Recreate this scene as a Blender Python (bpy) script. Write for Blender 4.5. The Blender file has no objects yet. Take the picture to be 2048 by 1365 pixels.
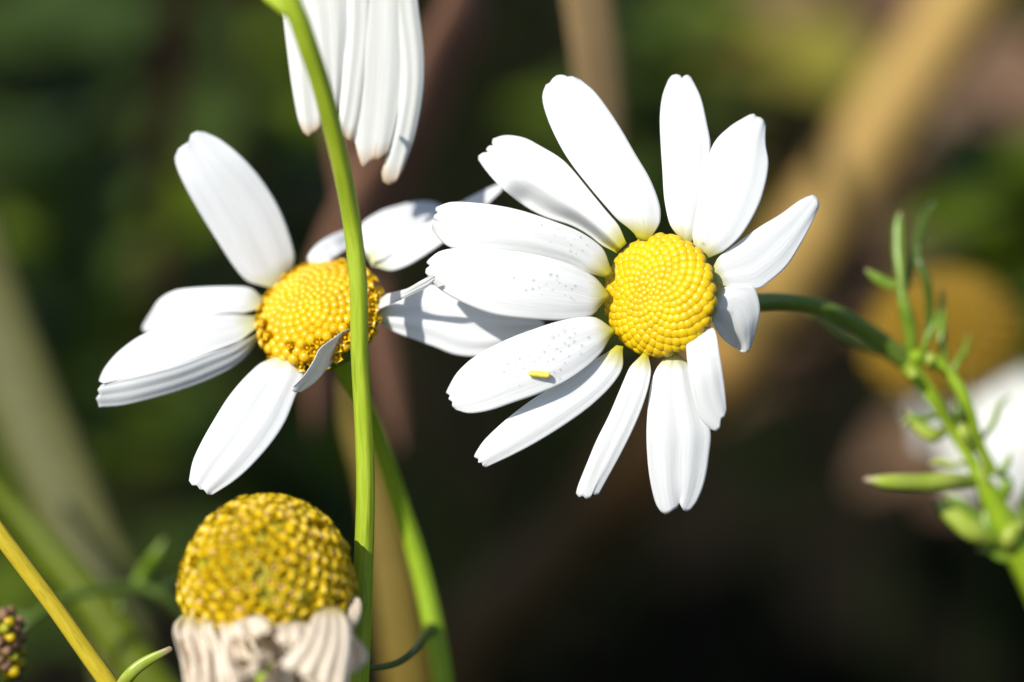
import bpy, bmesh, math, random
from mathutils import Vector, Matrix, noise
S = bpy.context.scene
C = S.collection
R_ = math.radians
S.unit_settings.system = 'METRIC'
S.unit_settings.scale_length = 0.01          # one unit is one centimetre

# ------------------------------------------------------------------ camera
PITCH, LENS, DIST, HEIGHT = 25.0, 100.0, 24.0, 26.0
cp, sp = math.cos(R_(PITCH)), math.sin(R_(PITCH))
RT, UP, FW = Vector((1, 0, 0)), Vector((0, sp, cp)), Vector((0, cp, -sp))
CAM = Vector((0, 0, HEIGHT)) - FW * DIST
cd = bpy.data.cameras.new('camera')
cam = bpy.data.objects.new('camera', cd); C.objects.link(cam)
cam.location = CAM; cam.rotation_euler = (R_(90 - PITCH), 0, 0)
cd.lens = LENS; cd.sensor_width = 36
cd.clip_start = 0.5; cd.clip_end = 60000
cd.dof.use_dof = True
cd.dof.focus_distance = DIST + 0.12
cd.dof.aperture_fstop = 0.080                 # f/8 with one unit = 1 cm
cd.dof.aperture_blades = 0
S.camera = cam

# ------------------------------------------------------------------ light
sc_ = Vector((-0.46, 0.46, 0.76)).normalized()   # to the sun: right, up, towards the camera
SUN = (RT * sc_.x + UP * sc_.y - FW * sc_.z).normalized()
elev = math.asin(SUN.z); azim = math.atan2(SUN.x, SUN.y)
w = bpy.data.worlds.new('World'); S.world = w; w.use_nodes = True
nt = w.node_tree; bg = nt.nodes['Background']
sky = nt.nodes.new('ShaderNodeTexSky'); sky.sky_type = 'NISHITA'; sky.sun_disc = False
sky.sun_elevation = elev; sky.sun_rotation = azim
nt.links.new(sky.outputs[0], bg.inputs[0]); bg.inputs[1].default_value = 0.11
sl = bpy.data.lights.new('sun', 'SUN'); sl.energy = 4.6; sl.angle = R_(0.5); sl.color = (1, .965, .90)
so = bpy.data.objects.new('sun', sl); C.objects.link(so)
so.location = SUN * 300; so.rotation_euler = SUN.to_track_quat('Z', 'Y').to_euler()
S.view_settings.view_transform = 'Standard'; S.view_settings.look = 'None'
S.view_settings.exposure = 0.32; S.view_settings.gamma = 1
S.render.engine = 'CYCLES'
S.cycles.use_denoising = True
S.cycles.max_bounces = 8; S.cycles.transparent_max_bounces = 8
S.cycles.caustics_reflective = False; S.cycles.caustics_refractive = False

# ------------------------------------------------------------------ helpers
def at(px, py, d=0.0):
    """photo pixel (2048 x 1365) at d cm behind the focal plane -> world point"""
    z = DIST + d
    return CAM + FW * z + RT * ((px / 2048 - .5) * 36 / LENS * z) + UP * ((.5 - py / 1365) * (1365 / 2048) * 36 / LENS * z)
PX = 36 / LENS * DIST / 2048                   # one pixel in cm at the focal plane
def camdir(x, y, t): return (RT * x + UP * y - FW * t).normalized()
def lin(*c): return tuple(((v / 255 + .055) / 1.055) ** 2.4 if v > 10 else v / 255 / 12.92 for v in c) + (1,)
def sm(a, b, x):
    t = min(1, max(0, (x - a) / (b - a))); return t * t * (3 - 2 * t)
def cat(P, t):
    """Catmull-Rom through P (Vectors or floats), t in 0..1"""
    n = len(P) - 1
    if n == 0: return P[0]
    x = min(max(t, 0), 1) * n; i = min(int(x), n - 1); f = x - i
    p1, p2 = P[i], P[i + 1]
    p0 = P[i - 1] if i > 0 else p1 * 2 - p2
    p3 = P[i + 2] if i + 2 <= n else p2 * 2 - p1
    return (p1 * 2 + (p2 - p0) * f + (p0 * 2 - p1 * 5 + p2 * 4 - p3) * f * f + (p1 * 3 - p0 - p2 * 3 + p3) * f ** 3) * .5
def arc(P, n):
    """resample a polyline of 2-D vectors evenly by length through the spline"""
    Q = [cat(P, k / 200) for k in range(201)]
    L = [0]
    for a, b in zip(Q, Q[1:]): L.append(L[-1] + (b - a).length)
    out, j = [], 0
    for k in range(n + 1):
        s = L[-1] * k / n
        while j < 199 and L[j + 1] < s: j += 1
        f = (s - L[j]) / max(1e-9, L[j + 1] - L[j])
        out.append(Q[j].lerp(Q[j + 1], min(1, f)))
    return out
def poly(P, n):
    L = [0]
    for a, b in zip(P, P[1:]): L.append(L[-1] + (b - a).length)
    out, j = [], 0
    for k in range(n + 1):
        s = L[-1] * k / n
        while j < len(P) - 2 and L[j + 1] < s: j += 1
        f = (s - L[j]) / max(1e-9, L[j + 1] - L[j])
        out.append(P[j].lerp(P[j + 1], min(1, max(0, f))))
    return out

def thing(name, label, category, loc, group=None):
    o = bpy.data.objects.new(name, None); C.objects.link(o)
    o.empty_display_size = .3
    o.location = loc; o['label'] = label; o['category'] = category
    if group: o['group'] = group
    return o
def tag(o, label, category, group=None):
    o['label'] = label; o['category'] = category
    if group: o['group'] = group
    return o
class MB:
    def __init__(s): s.v, s.f, s.uv, s.mi = [], [], [], []
    def add(s, v, f, uv=None, mi=0):
        b = len(s.v); s.v += v; s.uv += uv if uv else [(0, 0)] * len(v)
        s.f += [tuple(i + b for i in q) for q in f]; s.mi += [mi] * len(f)
    def build(s, name, mats, parent=None, smooth=True, solid=0.0, origin=None):
        me = bpy.data.meshes.new(name)
        base = parent
        o0 = Vector((0, 0, 0))
        if parent:
            p = parent
            while p: o0 = o0 + p.location; p = p.parent
        if origin is not None and not parent: o0 = Vector(origin)
        me.from_pydata([tuple(Vector(v) - o0) for v in s.v], [], s.f)
        ul = me.uv_layers.new(name='UVMap')
        for l in me.loops: ul.data[l.index].uv = s.uv[l.vertex_index]
        for m in (mats if isinstance(mats, (list, tuple)) else [mats]): me.materials.append(m)
        for p, m in zip(me.polygons, s.mi): p.material_index = m; p.use_smooth = smooth
        me.update()
        o = bpy.data.objects.new(name, me); C.objects.link(o)
        if parent: o.parent = parent
        elif origin is not None: o.location = o0
        if solid:
            m = o.modifiers.new('solid', 'SOLIDIFY'); m.thickness = solid; m.offset = 0
        return o

def even(P, rad):
    """break up control segments much longer than the one before, so that the spline does not overshoot"""
    rr = [cat(rad, k / max(1, len(P) - 1)) if len(rad) > 1 else rad[0] for k in range(len(P))]
    Q, q = [P[0]], [rr[0]]; prev = (P[1] - P[0]).length
    for k in range(1, len(P)):
        a, L = P[k - 1], (P[k] - P[k - 1]).length; cuts = []; s = 0; st = prev * 1.25
        while L - s > st * 1.6 and len(cuts) < 14: s += st; cuts.append(s / L); st *= 1.25
        for f in cuts + [1]: Q.append(a.lerp(P[k], f)); q.append(rr[k - 1] + (rr[k] - rr[k - 1]) * f)
        prev = (Q[-1] - Q[-2]).length
    return Q, q
def tube(mb, pts, rad, nseg=24, sides=12, rib=0.0, nrib=6, flat=1.0, mi=0, flatdir=None, cap=True):
    """swept tube through world points pts, radii list rad; uv.x runs along it"""
    P, rad = even([Vector(p) for p in pts], list(rad))
    nseg = max(nseg, 3 * (len(P) - 1))
    c = [cat(P, k / nseg) for k in range(nseg + 1)]
    r = [cat(rad, k / nseg) if len(rad) > 1 else rad[0] for k in range(nseg + 1)]
    t0 = (c[1] - c[0]).normalized()
    ref = flatdir.copy() if flatdir else Vector((0.3, -1, .2))
    n = (ref - t0 * ref.dot(t0)).normalized()
    V, F, U = [], [], []
    for k in range(nseg + 1):
        t = (c[min(k + 1, nseg)] - c[max(k - 1, 0)]).normalized()
        n = (n - t * n.dot(t)).normalized(); b = t.cross(n)
        for j in range(sides):
            a = 2 * math.pi * j / sides
            q = r[k] * (1 + rib * math.cos(nrib * a))
            V.append(c[k] + n * (math.cos(a) * q * flat) + b * (math.sin(a) * q)); U.append((k / nseg, j / sides))
    for k in range(nseg):
        for j in range(sides):
            a, b2 = k * sides + j, k * sides + (j + 1) % sides
            F.append((a, b2, b2 + sides, a + sides))
    if cap:
        for k, q in ((0, -1), (nseg, 1)):
            t = (c[min(k + 1, nseg)] - c[max(k - 1, 0)]).normalized()
            V.append(c[k] + t * (q * r[k] * .7)); U.append((k / nseg, .5)); i = len(V) - 1
            for j in range(sides):
                a, b2 = k * sides + j, k * sides + (j + 1) % sides
                F.append((a, b2, i) if q > 0 else (b2, a, i))
    mb.add(V, F, U, mi)

class Petal:
    """a curved sheet whose two long edges, tip line and depth are given"""
    def __init__(s, L, R, T, dep, tilt=(0,), cup=(0,), ridge=0.0028, nr=2.5, prof=None, wav=0.0, seed=0):
        V2 = lambda a: [Vector((x, y)) for x, y in a]
        s.nu, s.nv = 44, 22
        s.L, s.R = arc(V2(L), s.nu), arc(V2(R), s.nu)
        s.T = poly(V2(T), s.nv)
        s.dep, s.tilt, s.cup = list(map(float, dep)), list(map(float, tilt)), list(map(float, cup))
        s.cup = [c * .42 for c in s.cup]
        s.ridge, s.nr, s.prof, s.wav, s.seed = ridge, nr, prof, wav, seed
    def p(s, u, v):
        x = u * s.nu; i = min(int(x), s.nu - 1); f = x - i
        l = s.L[i].lerp(s.L[i + 1], f); r = s.R[i].lerp(s.R[i + 1], f)
        q = l.lerp(r, .5 + (v - .5) * (.45 + .55 * sm(-.03, .13, u)))          # narrows to its claw
        y = v * s.nv; j = min(int(y), s.nv - 1); g = y - j
        tip = s.T[j].lerp(s.T[j + 1], g) - s.L[-1].lerp(s.R[-1], v)
        q = q + tip * sm(.72, 1, u) ** 2
        d = cat(s.dep, u) + cat(s.tilt, u) * (v - .5) + cat(s.cup, u) * ((2 * v - 1) ** 2 - .33)
        env = sm(0, .18, u) * sm(0, .14, v) * sm(0, .14, 1 - v)
        d += s.ridge * math.cos(2 * math.pi * s.nr * (v - .5)) * env
        if s.prof:
            for (v0, v1, amt, u0, u1) in s.prof:
                d += amt * sm(v0, v1, v) * sm(0, .25, u - u0 + .12) * (1 - sm(u1 - .1, u1 + .1, u))
        if s.wav:
            d += s.wav * noise.noise(Vector((u * 5 + s.seed * 3.7, v * 2.5, s.seed)))
        return at(q.x, q.y, d)
    def normal(s, u, v):
        e = .01
        n = (s.p(u + e, v) - s.p(u - e, v)).cross(s.p(u, v + e) - s.p(u, v - e)).normalized()
        return n if n.dot(FW) < 0 else -n
    def build(s, parent, mat, name='petal', label=None, solid=.005):
        mb = MB(); V, F, U = [], [], []
        for k in range(s.nu + 1):
            for j in range(s.nv + 1):
                V.append(s.p(k / s.nu, j / s.nv)); U.append((k / s.nu, j / s.nv + s.seed * 3))
        m = s.nv + 1
        for k in range(s.nu):
            for j in range(s.nv): F.append((k * m + j, k * m + j + 1, (k + 1) * m + j + 1, (k + 1) * m + j))
        mb.add(V, F, U)
        o = mb.build(name, mat, parent, solid=solid)
        if label: o['label'] = label
        return o

# ------------------------------------------------------------------ materials
def M(name, col, rough=.5, spec=.4, trans=0.0, tcol=None, sss=0.0):
    m = bpy.data.materials.new(name); m.use_nodes = True
    t = m.node_tree; b = t.nodes['Principled BSDF']
    b.inputs['Base Color'].default_value = col; b.inputs['Roughness'].default_value = rough
    b.inputs['Specular IOR Level'].default_value = spec
    if sss:
        b.inputs['Subsurface Weight'].default_value = sss; b.inputs['Subsurface Radius'].default_value = (.06, .04, .01)
        b.inputs['Subsurface Scale'].default_value = .6
    if trans:
        tr = t.nodes.new('ShaderNodeBsdfTranslucent'); tr.inputs[0].default_value = tcol or col
        mx = t.nodes.new('ShaderNodeMixShader'); mx.inputs[0].default_value = trans
        out = t.nodes['Material Output']
        t.links.new(b.outputs[0], mx.inputs[1]); t.links.new(tr.outputs[0], mx.inputs[2]); t.links.new(mx.outputs[0], out.inputs[0])
        m['tr'] = tr.name
    return m
def nd(m, ty, **kw):
    n = m.node_tree.nodes.new(ty)
    for k, v in kw.items():
        if k in n.inputs: n.inputs[k].default_value = v
        else: setattr(n, k, v)
    return n
def lk(m, a, b): m.node_tree.links.new(a, b)
def ramp(m, stops):
    r = nd(m, 'ShaderNodeValToRGB'); e = r.color_ramp.elements
    while len(e) < len(stops): e.new(.5)
    for q, (p, c) in zip(e, stops): q.position = p; q.color = c
    return r
def setcol(m, sock):
    lk(m, sock, m.node_tree.nodes['Principled BSDF'].inputs['Base Color'])
    if 'tr' in m: lk(m, sock, m.node_tree.nodes[m['tr']].inputs[0])
def bump(m, sock, dist, strength=1.0):
    b = nd(m, 'ShaderNodeBump', Strength=strength, Distance=dist)
    lk(m, sock, b.inputs['Height']); lk(m, b.outputs[0], m.node_tree.nodes['Principled BSDF'].inputs['Normal'])
def mixc(m, fac, a, b, mode='MIX'):
    n = nd(m, 'ShaderNodeMix', data_type='RGBA', blend_type=mode)
    for s, x in ((0, fac), (6, a), (7, b)):
        if hasattr(x, 'is_output'): lk(m, x, n.inputs[s])
        else: n.inputs[s].default_value = x
    return n.outputs[2]

def petal_mat(name, white, basecol, b0, b1, tipcol=None, stain=0.10, bumpd=.006):
    m = M(name, white, .5, .3, .38)
    uv = nd(m, 'ShaderNodeUVMap'); sx = nd(m, 'ShaderNodeSeparateXYZ'); lk(m, uv.outputs[0], sx.inputs[0])
    mp = nd(m, 'ShaderNodeMapping'); mp.inputs['Scale'].default_value = (1.3, 15, 1); lk(m, uv.outputs[0], mp.inputs[0])
    n1 = nd(m, 'ShaderNodeTexNoise', Scale=1.6, Detail=3.0, Roughness=.55); lk(m, mp.outputs[0], n1.inputs['Vector'])
    jit = nd(m, 'ShaderNodeMath', operation='MULTIPLY_ADD'); jit.inputs[1].default_value = .14; jit.inputs[2].default_value = -.07
    lk(m, n1.outputs[0], jit.inputs[0])
    ad = nd(m, 'ShaderNodeMath', operation='ADD'); lk(m, sx.outputs[0], ad.inputs[0]); lk(m, jit.outputs[0], ad.inputs[1])
    stops = [(0, basecol), (b0, basecol), (b1, white)]
    if tipcol: stops += [(.93, white), (1.0, tipcol)]
    r = ramp(m, stops); lk(m, ad.outputs[0], r.inputs[0])
    vr = ramp(m, [(.42, (1, 1, 1, 1)), (.62, (.90, .90, .86, 1))]); lk(m, n1.outputs[0], vr.inputs[0])
    c = mixc(m, .55, r.outputs[0], vr.outputs[0], 'MULTIPLY')
    mp2 = nd(m, 'ShaderNodeMapping'); mp2.inputs['Scale'].default_value = (6, 3, 1); lk(m, uv.outputs[0], mp2.inputs[0])
    n2 = nd(m, 'ShaderNodeTexNoise', Scale=2.2, Detail=4.0); lk(m, mp2.outputs[0], n2.inputs['Vector'])
    st = ramp(m, [(.66, (0, 0, 0, 1)), (.80, (1, 1, 1, 1))]); lk(m, n2.outputs[0], st.inputs[0])
    mul = nd(m, 'ShaderNodeMath', operation='MULTIPLY'); mul.inputs[1].default_value = stain; lk(m, st.outputs[0], mul.inputs[0])
    c = mixc(m, mul.outputs[0], c, (.62, .55, .38, 1))
    setcol(m, c); bump(m, n1.outputs[0], bumpd, .5)
    return m
WHITE = (.86, .865, .86, 1)
m_petal = petal_mat('white_petal', WHITE, (.60, .55, .05, 1), .035, .14)
m_petal_left = petal_mat('white_petal_pale', (.84, .85, .86, 1), (.66, .66, .36, 1), .03, .14)
m_petal_droop = petal_mat('drooping_petal', (.80, .80, .76, 1), (.7, .7, .4, 1), .03, .12, (.60, .44, .27, 1))
m_petal_old = petal_mat('withered_petal', (.92, .82, .68, 1), (.66, .56, .28, 1), .04, .16, (.80, .67, .50, 1), .28, .012)

def noisy(name, stops, scale, rough=.5, spec=.4, trans=0.0, bumpd=0.0, detail=3.0, sss=0.0, stretch=None):
    m = M(name, stops[0][1], rough, spec, trans, sss=sss)
    tc = nd(m, 'ShaderNodeTexCoord'); n = nd(m, 'ShaderNodeTexNoise', Scale=scale, Detail=detail)
    src = tc.outputs['Object']
    if stretch:
        mp = nd(m, 'ShaderNodeMapping'); mp.inputs['Scale'].default_value = stretch
        uv = nd(m, 'ShaderNodeUVMap'); lk(m, uv.outputs[0], mp.inputs[0]); src = mp.outputs[0]
    lk(m, src, n.inputs['Vector'])
    r = ramp(m, stops); lk(m, n.outputs[0], r.inputs[0]); setcol(m, r.outputs[0])
    if bumpd: bump(m, n.outputs[0], bumpd)
    return m
m_floret = noisy('floret_yellow', [(.3, (.62, .38, .002, 1)), (.7, (.72, .47, .003, 1))], 6, .36, .4, sss=.25)
m_floret_left = noisy('floret_amber', [(.3, (.60, .35, .003, 1)), (.7, (.72, .46, .004, 1))], 5, .28, .5, sss=.25)
m_floret_old = noisy('floret_ochre', [(.3, (.66, .46, .008, 1)), (.55, (.80, .58, .010, 1)), (.75, (.68, .48, .012, 1))], 5, .35, .5, .3)
m_anther = noisy('anther_tan', [(.3, (.58, .36, .07, 1)), (.7, (.80, .58, .24, 1))], 8, .5, .4)
m_brown = noisy('dried_brown', [(.3, (.10, .05, .025, 1)), (.7, (.30, .17, .09, 1))], 9, .6, .3)
m_core = M('head_core_olive', (.30, .28, .010, 1), .6)
m_pith = M('floret_base_amber', (.70, .44, .006, 1), .6)
m_calyx = noisy('calyx_green', [(.3, (.10, .17, .015, 1)), (.7, (.18, .26, .03, 1))], 5, .5, .4, .1)
def stem_mat(name, a, b, rough=.45):
    m = noisy(name, [(.30, a), (.55, b), (.72, tuple(v * .8 for v in a[:3]) + (1,))], 2.2, rough, .28, .15, .006, detail=5, stretch=(14, 6, 1))
    return m
m_stem = stem_mat('stem_bright_green', (.27, .38, .012, 1), (.37, .47, .03, 1))
m_stem2 = stem_mat('stem_green', (.20, .34, .01, 1), (.30, .42, .02, 1))
m_stem3 = stem_mat('stem_dark_green', (.10, .17, .02, 1), (.16, .23, .03, 1))
m_stemy = stem_mat('stem_yellow', (.46, .36, .015, 1), (.58, .44, .03, 1))
m_olive = stem_mat('stalk_olive', (.078, .082, .02, 1), (.105, .105, .03, 1), .6)
m_dimgreen = stem_mat('stem_deep_green', (.085, .115, .002, 1), (.11, .145, .004, 1))
m_straw = stem_mat('dry_straw_ochre', (.13, .095, .012, 1), (.17, .115, .016, 1), .6)
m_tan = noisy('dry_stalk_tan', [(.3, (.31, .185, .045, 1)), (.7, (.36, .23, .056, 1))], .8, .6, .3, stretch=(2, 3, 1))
_r = ramp(m_tan, [(.41, (1, 1, 1, 1)), (.47, (.75, .55, .55, 1)), (.57, (.17, .16, .19, 1))]); _u = nd(m_tan, 'ShaderNodeUVMap'); _s = nd(m_tan, 'ShaderNodeSeparateXYZ')  # lower stalk turns reddish brown, then darker still to paint in its shade
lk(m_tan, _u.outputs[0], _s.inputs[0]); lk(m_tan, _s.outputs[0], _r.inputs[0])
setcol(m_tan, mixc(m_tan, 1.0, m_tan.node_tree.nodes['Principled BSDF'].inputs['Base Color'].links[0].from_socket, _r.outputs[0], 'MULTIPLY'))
m_rust = noisy('dry_stalk_rust', [(.3, (.14, .068, .04, 1)), (.7, (.19, .092, .055, 1))], .8, .7, .2, stretch=(4, 3, 1))
m_beige = noisy('dry_blade_beige', [(.3, (.19, .12, .05, 1)), (.7, (.24, .16, .07, 1))], .8, .7, .2, stretch=(3, 3, 1))
def leaf_mat(name, a, b, tip, spec=.5):
    m = M(name, a, .35, spec, .2)
    uv = nd(m, 'ShaderNodeUVMap'); sx = nd(m, 'ShaderNodeSeparateXYZ'); lk(m, uv.outputs[0], sx.inputs[0])
    n = nd(m, 'ShaderNodeTexNoise', Scale=5.0, Detail=2.0); lk(m, uv.outputs[0], n.inputs['Vector'])
    r1 = ramp(m, [(.35, a), (.65, b)]); lk(m, n.outputs[0], r1.inputs[0])
    r2 = ramp(m, [(.86, (0, 0, 0, 1)), (.97, (1, 1, 1, 1))]); lk(m, sx.outputs[0], r2.inputs[0])
    setcol(m, mixc(m, r2.outputs[0], r1.outputs[0], tip)); return m
m_leaf = leaf_mat('leaf_green', (.13, .24, .012, 1), (.22, .32, .03, 1), (.28, .28, .08, 1))
m_leaflime = leaf_mat('leaf_lime', (.30, .40, .03, 1), (.40, .46, .08, 1), (.34, .26, .14, 1))
m_leafblue = leaf_mat('leaf_bluegreen', (.065, .11, .012, 1), (.095, .145, .018, 1), (.18, .22, .07, 1))
def wide_mat(name, a, b): return noisy(name, [(.35, a), (.65, b)], .6, .6, .12, .25)
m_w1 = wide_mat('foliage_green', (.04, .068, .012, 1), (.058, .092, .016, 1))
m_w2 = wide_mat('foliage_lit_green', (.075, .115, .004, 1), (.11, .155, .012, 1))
m_w3 = wide_mat('foliage_olive', (.20, .18, .025, 1), (.26, .22, .04, 1))
m_w4 = wide_mat('foliage_dead_brown', (.19, .115, .07, 1), (.25, .155, .09, 1))
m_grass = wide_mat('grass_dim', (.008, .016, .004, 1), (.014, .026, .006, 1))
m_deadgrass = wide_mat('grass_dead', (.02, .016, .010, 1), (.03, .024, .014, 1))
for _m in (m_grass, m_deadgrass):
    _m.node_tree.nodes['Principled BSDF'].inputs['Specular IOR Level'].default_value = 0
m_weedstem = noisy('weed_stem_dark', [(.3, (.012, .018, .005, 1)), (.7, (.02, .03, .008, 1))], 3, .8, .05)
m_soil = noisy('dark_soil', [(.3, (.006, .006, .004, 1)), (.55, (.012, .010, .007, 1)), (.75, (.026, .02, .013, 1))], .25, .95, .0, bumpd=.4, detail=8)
m_dew = bpy.data.materials.new('dew_water'); m_dew.use_nodes = True
_t = m_dew.node_tree; _t.nodes.remove(_t.nodes['Principled BSDF'])
_a = _t.nodes.new('ShaderNodeBsdfTransparent'); _g = _t.nodes.new('ShaderNodeBsdfGlossy'); _g.inputs['Roughness'].default_value = .06
_x = _t.nodes.new('ShaderNodeMixShader')
_x.inputs[0].default_value = .09; _a.inputs[0].default_value = (.97, .97, .98, 1)
_t.links.new(_a.outputs[0], _x.inputs[1]); _t.links.new(_g.outputs[0], _x.inputs[2])
_t.links.new(_x.outputs[0], _t.nodes['Material Output'].inputs[0])

rnd = random.Random(7)
GZ = 0.0
def ground_below(p): return Vector((p.x, p.y, GZ))

# ------------------------------------------------------------------ ground
mb = MB(); ys = [-3e4, -400, -60, -20] + [k * 6.0 for k in range(0, 41)] + [400, 900, 3e4]; xs = [-3e4, -600, -150] + [-90 + k * 6.0 for k in range(31)] + [150, 600, 3e4]
V, F = [], []
for y in ys:
    for x in xs:
        near = max(0, 1 - max(abs(x) / 120, abs(y - 100) / 160))
        V.append((x, y, 1.6 * near * noise.noise(Vector((x * .05, y * .05, 2))) - .6 * near))
n = len(xs)
for i in range(len(ys) - 1):
    for j in range(n - 1): F.append((i * n + j, i * n + j + 1, (i + 1) * n + j + 1, (i + 1) * n + j))
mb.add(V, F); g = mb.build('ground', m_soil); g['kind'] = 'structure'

# ------------------------------------------------------------------ flower heads
def frame(n):
    a = Vector((0, 0, 1)) if abs(n.z) < .9 else Vector((1, 0, 0))
    x = a.cross(n).normalized(); return x, n.cross(x)
def dome_pts(N, R, H, pw, grade=.5):
    K = 400; pr = []
    for k in range(K + 1):
        th = k / K * math.pi / 2
        r = R * math.sin(th) ; z = H * (max(0, math.cos(th)) ** pw)
        pr.append((r, z))
    cum = [0]
    for a, b in zip(pr, pr[1:]):
        rm = (a[0] + b[0]) / 2; s = 1 - grade + grade * 1.4 * rm / R
        cum.append(cum[-1] + math.hypot(b[0] - a[0], b[1] - a[1]) * rm / s ** 2)
    out = []; j = 0
    for k in range(N):
        c = cum[-1] * (k + .5) / N
        while cum[j + 1] < c: j += 1
        f = (c - cum[j]) / (cum[j + 1] - cum[j]); a, b = pr[j], pr[j + 1]
        r = a[0] + (b[0] - a[0]) * f; z = a[1] + (b[1] - a[1]) * f
        tx, tz = b[0] - a[0], b[1] - a[1]; l = math.hypot(tx, tz); nr, nz = -tz / l, tx / l
        out.append((r, z, k * 2.399963, nr, nz, 1 - grade + grade * 1.4 * r / R))
    area = cum[-1] * 2 * math.pi
    return out, math.sqrt(area / N)
def bud(mb, c, n, r, h, mi=0, sides=9, rings=6, dimple=0.0):
    x, y = frame(n); V, F, U = [], [], []
    for i in range(rings + 1):
        th = math.pi * i / rings * .78
        rr = r * math.sin(th) ** .8 if th > 0 else 0; zz = h * math.cos(th)
        if i == 0: zz -= dimple
        for j in range(sides):
            a = 2 * math.pi * j / sides
            V.append(c + n * zz + (x * math.cos(a) + y * math.sin(a)) * max(rr, 1e-4)); U.append((i / rings, j / sides))
    for i in range(rings):
        for j in range(sides):
            a, b = i * sides + j, i * sides + (j + 1) % sides
            F.append((a, a + sides, b + sides, b))
    mb.add(V, F, U, mi)
def dome_core(mb, c, n, R, H, pw, mi=0, k=.93):
    x, y = frame(n); V, F = [], []; A, B = 32, 12
    for i in range(B + 1):
        th = max(.001, i / B * math.pi / 2)
        for j in range(A):
            a = 2 * math.pi * j / A
            V.append(c + n * (H * k * math.cos(th) ** pw if i < B else -.03) + (x * math.cos(a) + y * math.sin(a)) * (R * k * math.sin(th)))
    for i in range(B):
        for j in range(A):
            a, b = i * A + j, i * A + (j + 1) % A
            F.append((a, a + A, b + A, b))
    mb.add(V, F, None, mi)
def disc(parent, c, n, R, H, N, mat, pw=1.0, grade=.45, fat=.60, tall=.62, jit=.1, opened=0.0):
    mb = MB(); x, y = frame(n); dome_core(mb, c, n, R, H, pw, 1)
    pts, sp_ = dome_pts(N, R, H, pw, grade)
    for (r, z, a, nr, nz, s) in pts:
        rad = x * math.cos(a) + y * math.sin(a)
        p = c + rad * r + n * z; q = (rad * nr + n * nz + Vector((rnd.uniform(-jit, jit), rnd.uniform(-jit, jit), rnd.uniform(-jit, jit)))).normalized()
        k = sp_ * s * rnd.uniform(.93, 1.05)
        if r > R * .8 and rnd.random() < opened: star(mb, p, q, k * .62, k * .95, 0, 0)
        else: bud(mb, p - q * k * .1, q, k * fat, k * tall * rnd.uniform(.9, 1.2))
    return mb.build('disc', [mat, m_pith], parent)
def star(mb, p, n, r, h, mi=0, mi2=1, anther=True):
    """an open tubular floret: a short tube flaring into five pointed lobes, stamens in its mouth"""
    x, y = frame(n); a0 = rnd.uniform(0, 6.28); V, F, U = [], [], []
    rings = [(.45, -.3), (.50, .35), (.78, .72), (None, .88)]
    for ri, (q, z) in enumerate(rings):
        for j in range(10):
            a = a0 + 2 * math.pi * j / 10
            if q is None: rr, zz = (1.22 * r, z * h - .12 * h) if j % 2 == 0 else (.72 * r, z * h)
            else: rr, zz = q * r, z * h
            V.append(p + n * zz + (x * math.cos(a) + y * math.sin(a)) * rr); U.append((ri / 3, j / 10))
    for i in range(3):
        for j in range(10):
            a, b = i * 10 + j, i * 10 + (j + 1) % 10; F.append((a, b, b + 10, a + 10))
    mb.add(V, F, U, mi)
    if anther: bud(mb, p + n * h * .4, n, r * .36, h * rnd.uniform(.3, .6), mi2, 7, 4)
def calyx(parent, c, n, R, depth, stem_r):
    mb = MB(); x, y = frame(n); V, F = [], []; A = 28
    prof = [(R * .98, .0), (R * 1.0, -.25), (R * .8, -.6), (R * .45, -.9), (stem_r, -1.15)]
    for i, (r, z) in enumerate(prof):
        for j in range(A):
            a = 2 * math.pi * j / A; rr = r * (1 + .04 * math.cos(14 * a) * (i < 3))
            V.append(c + n * (z * depth - .03) + (x * math.cos(a) + y * math.sin(a)) * rr)
    for i in range(len(prof) - 1):
        for j in range(A):
            a, b = i * A + j, i * A + (j + 1) % A; F.append((a, b, b + A, a + A))
    mb.add(V, F); return mb.build('calyx', m_calyx, parent)
def stem(parent, pts, rad, mat, name='stem', nseg=60, rib=.07, flat=1.0, nrib=6, fd=None, label=None, sides=24):
    mb = MB(); tube(mb, pts, rad, nseg, sides, rib, nrib, flat, 0, fd)
    o = mb.build(name, mat, parent)
    if label: o['label'] = label
    return o
def leaf(parent, pts, r, mat, flat=.55, taper=(.7, 1, 1, .85, .3), name='leaf', label=None):
    """a narrow fleshy mayweed leaflet"""
    return stem(parent, pts, [r * k for k in taper], mat, name, 24, 0, flat, fd=FW, label=label, sides=12)

# ================================================================== 1. the open daisy on the right, with its leafy stem
A_n = camdir(-.50, .06, .86)
A_c = at(1321, 591, .16)
n0 = at(1812, 722, 2.0)                                            # node on the leafy stem
foot = ground_below(at(2300, 1700, 3.5))
A = thing('daisy', 'fully open white daisy facing left, with dewdrops on its petals and a leafy stem', 'daisy', foot, 'daisies in focus')
disc(A, A_c, A_n, .505, .20, 262, m_floret, pw=1.0, grade=.36, fat=.80, tall=.50, jit=.09)
calyx(A, A_c - A_n * .02, A_n, .47, .26, .085)
PA = {}
def PP(key, *a, **k): PA[key] = Petal(*a, seed=len(PA) + 1, **k)
PP('p1', [(1262,474),(1255,462),(1221,424),(1181,377),(1137,320),(1108,268),(1090,222),(1085,192),(1092,170)],
   [(1309,486),(1318,462),(1321,441),(1319,409),(1301,360),(1273,312),(1233,244),(1193,188),(1161,160)],
   [(1092,170),(1100,166),(1103,161),(1106,157),(1114,151),(1122,150),(1130,151),(1134,154),(1145,153),(1161,160)],
   [.14,.12,.16,.24,.34], cup=[.05,.06,.05,.04])
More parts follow.
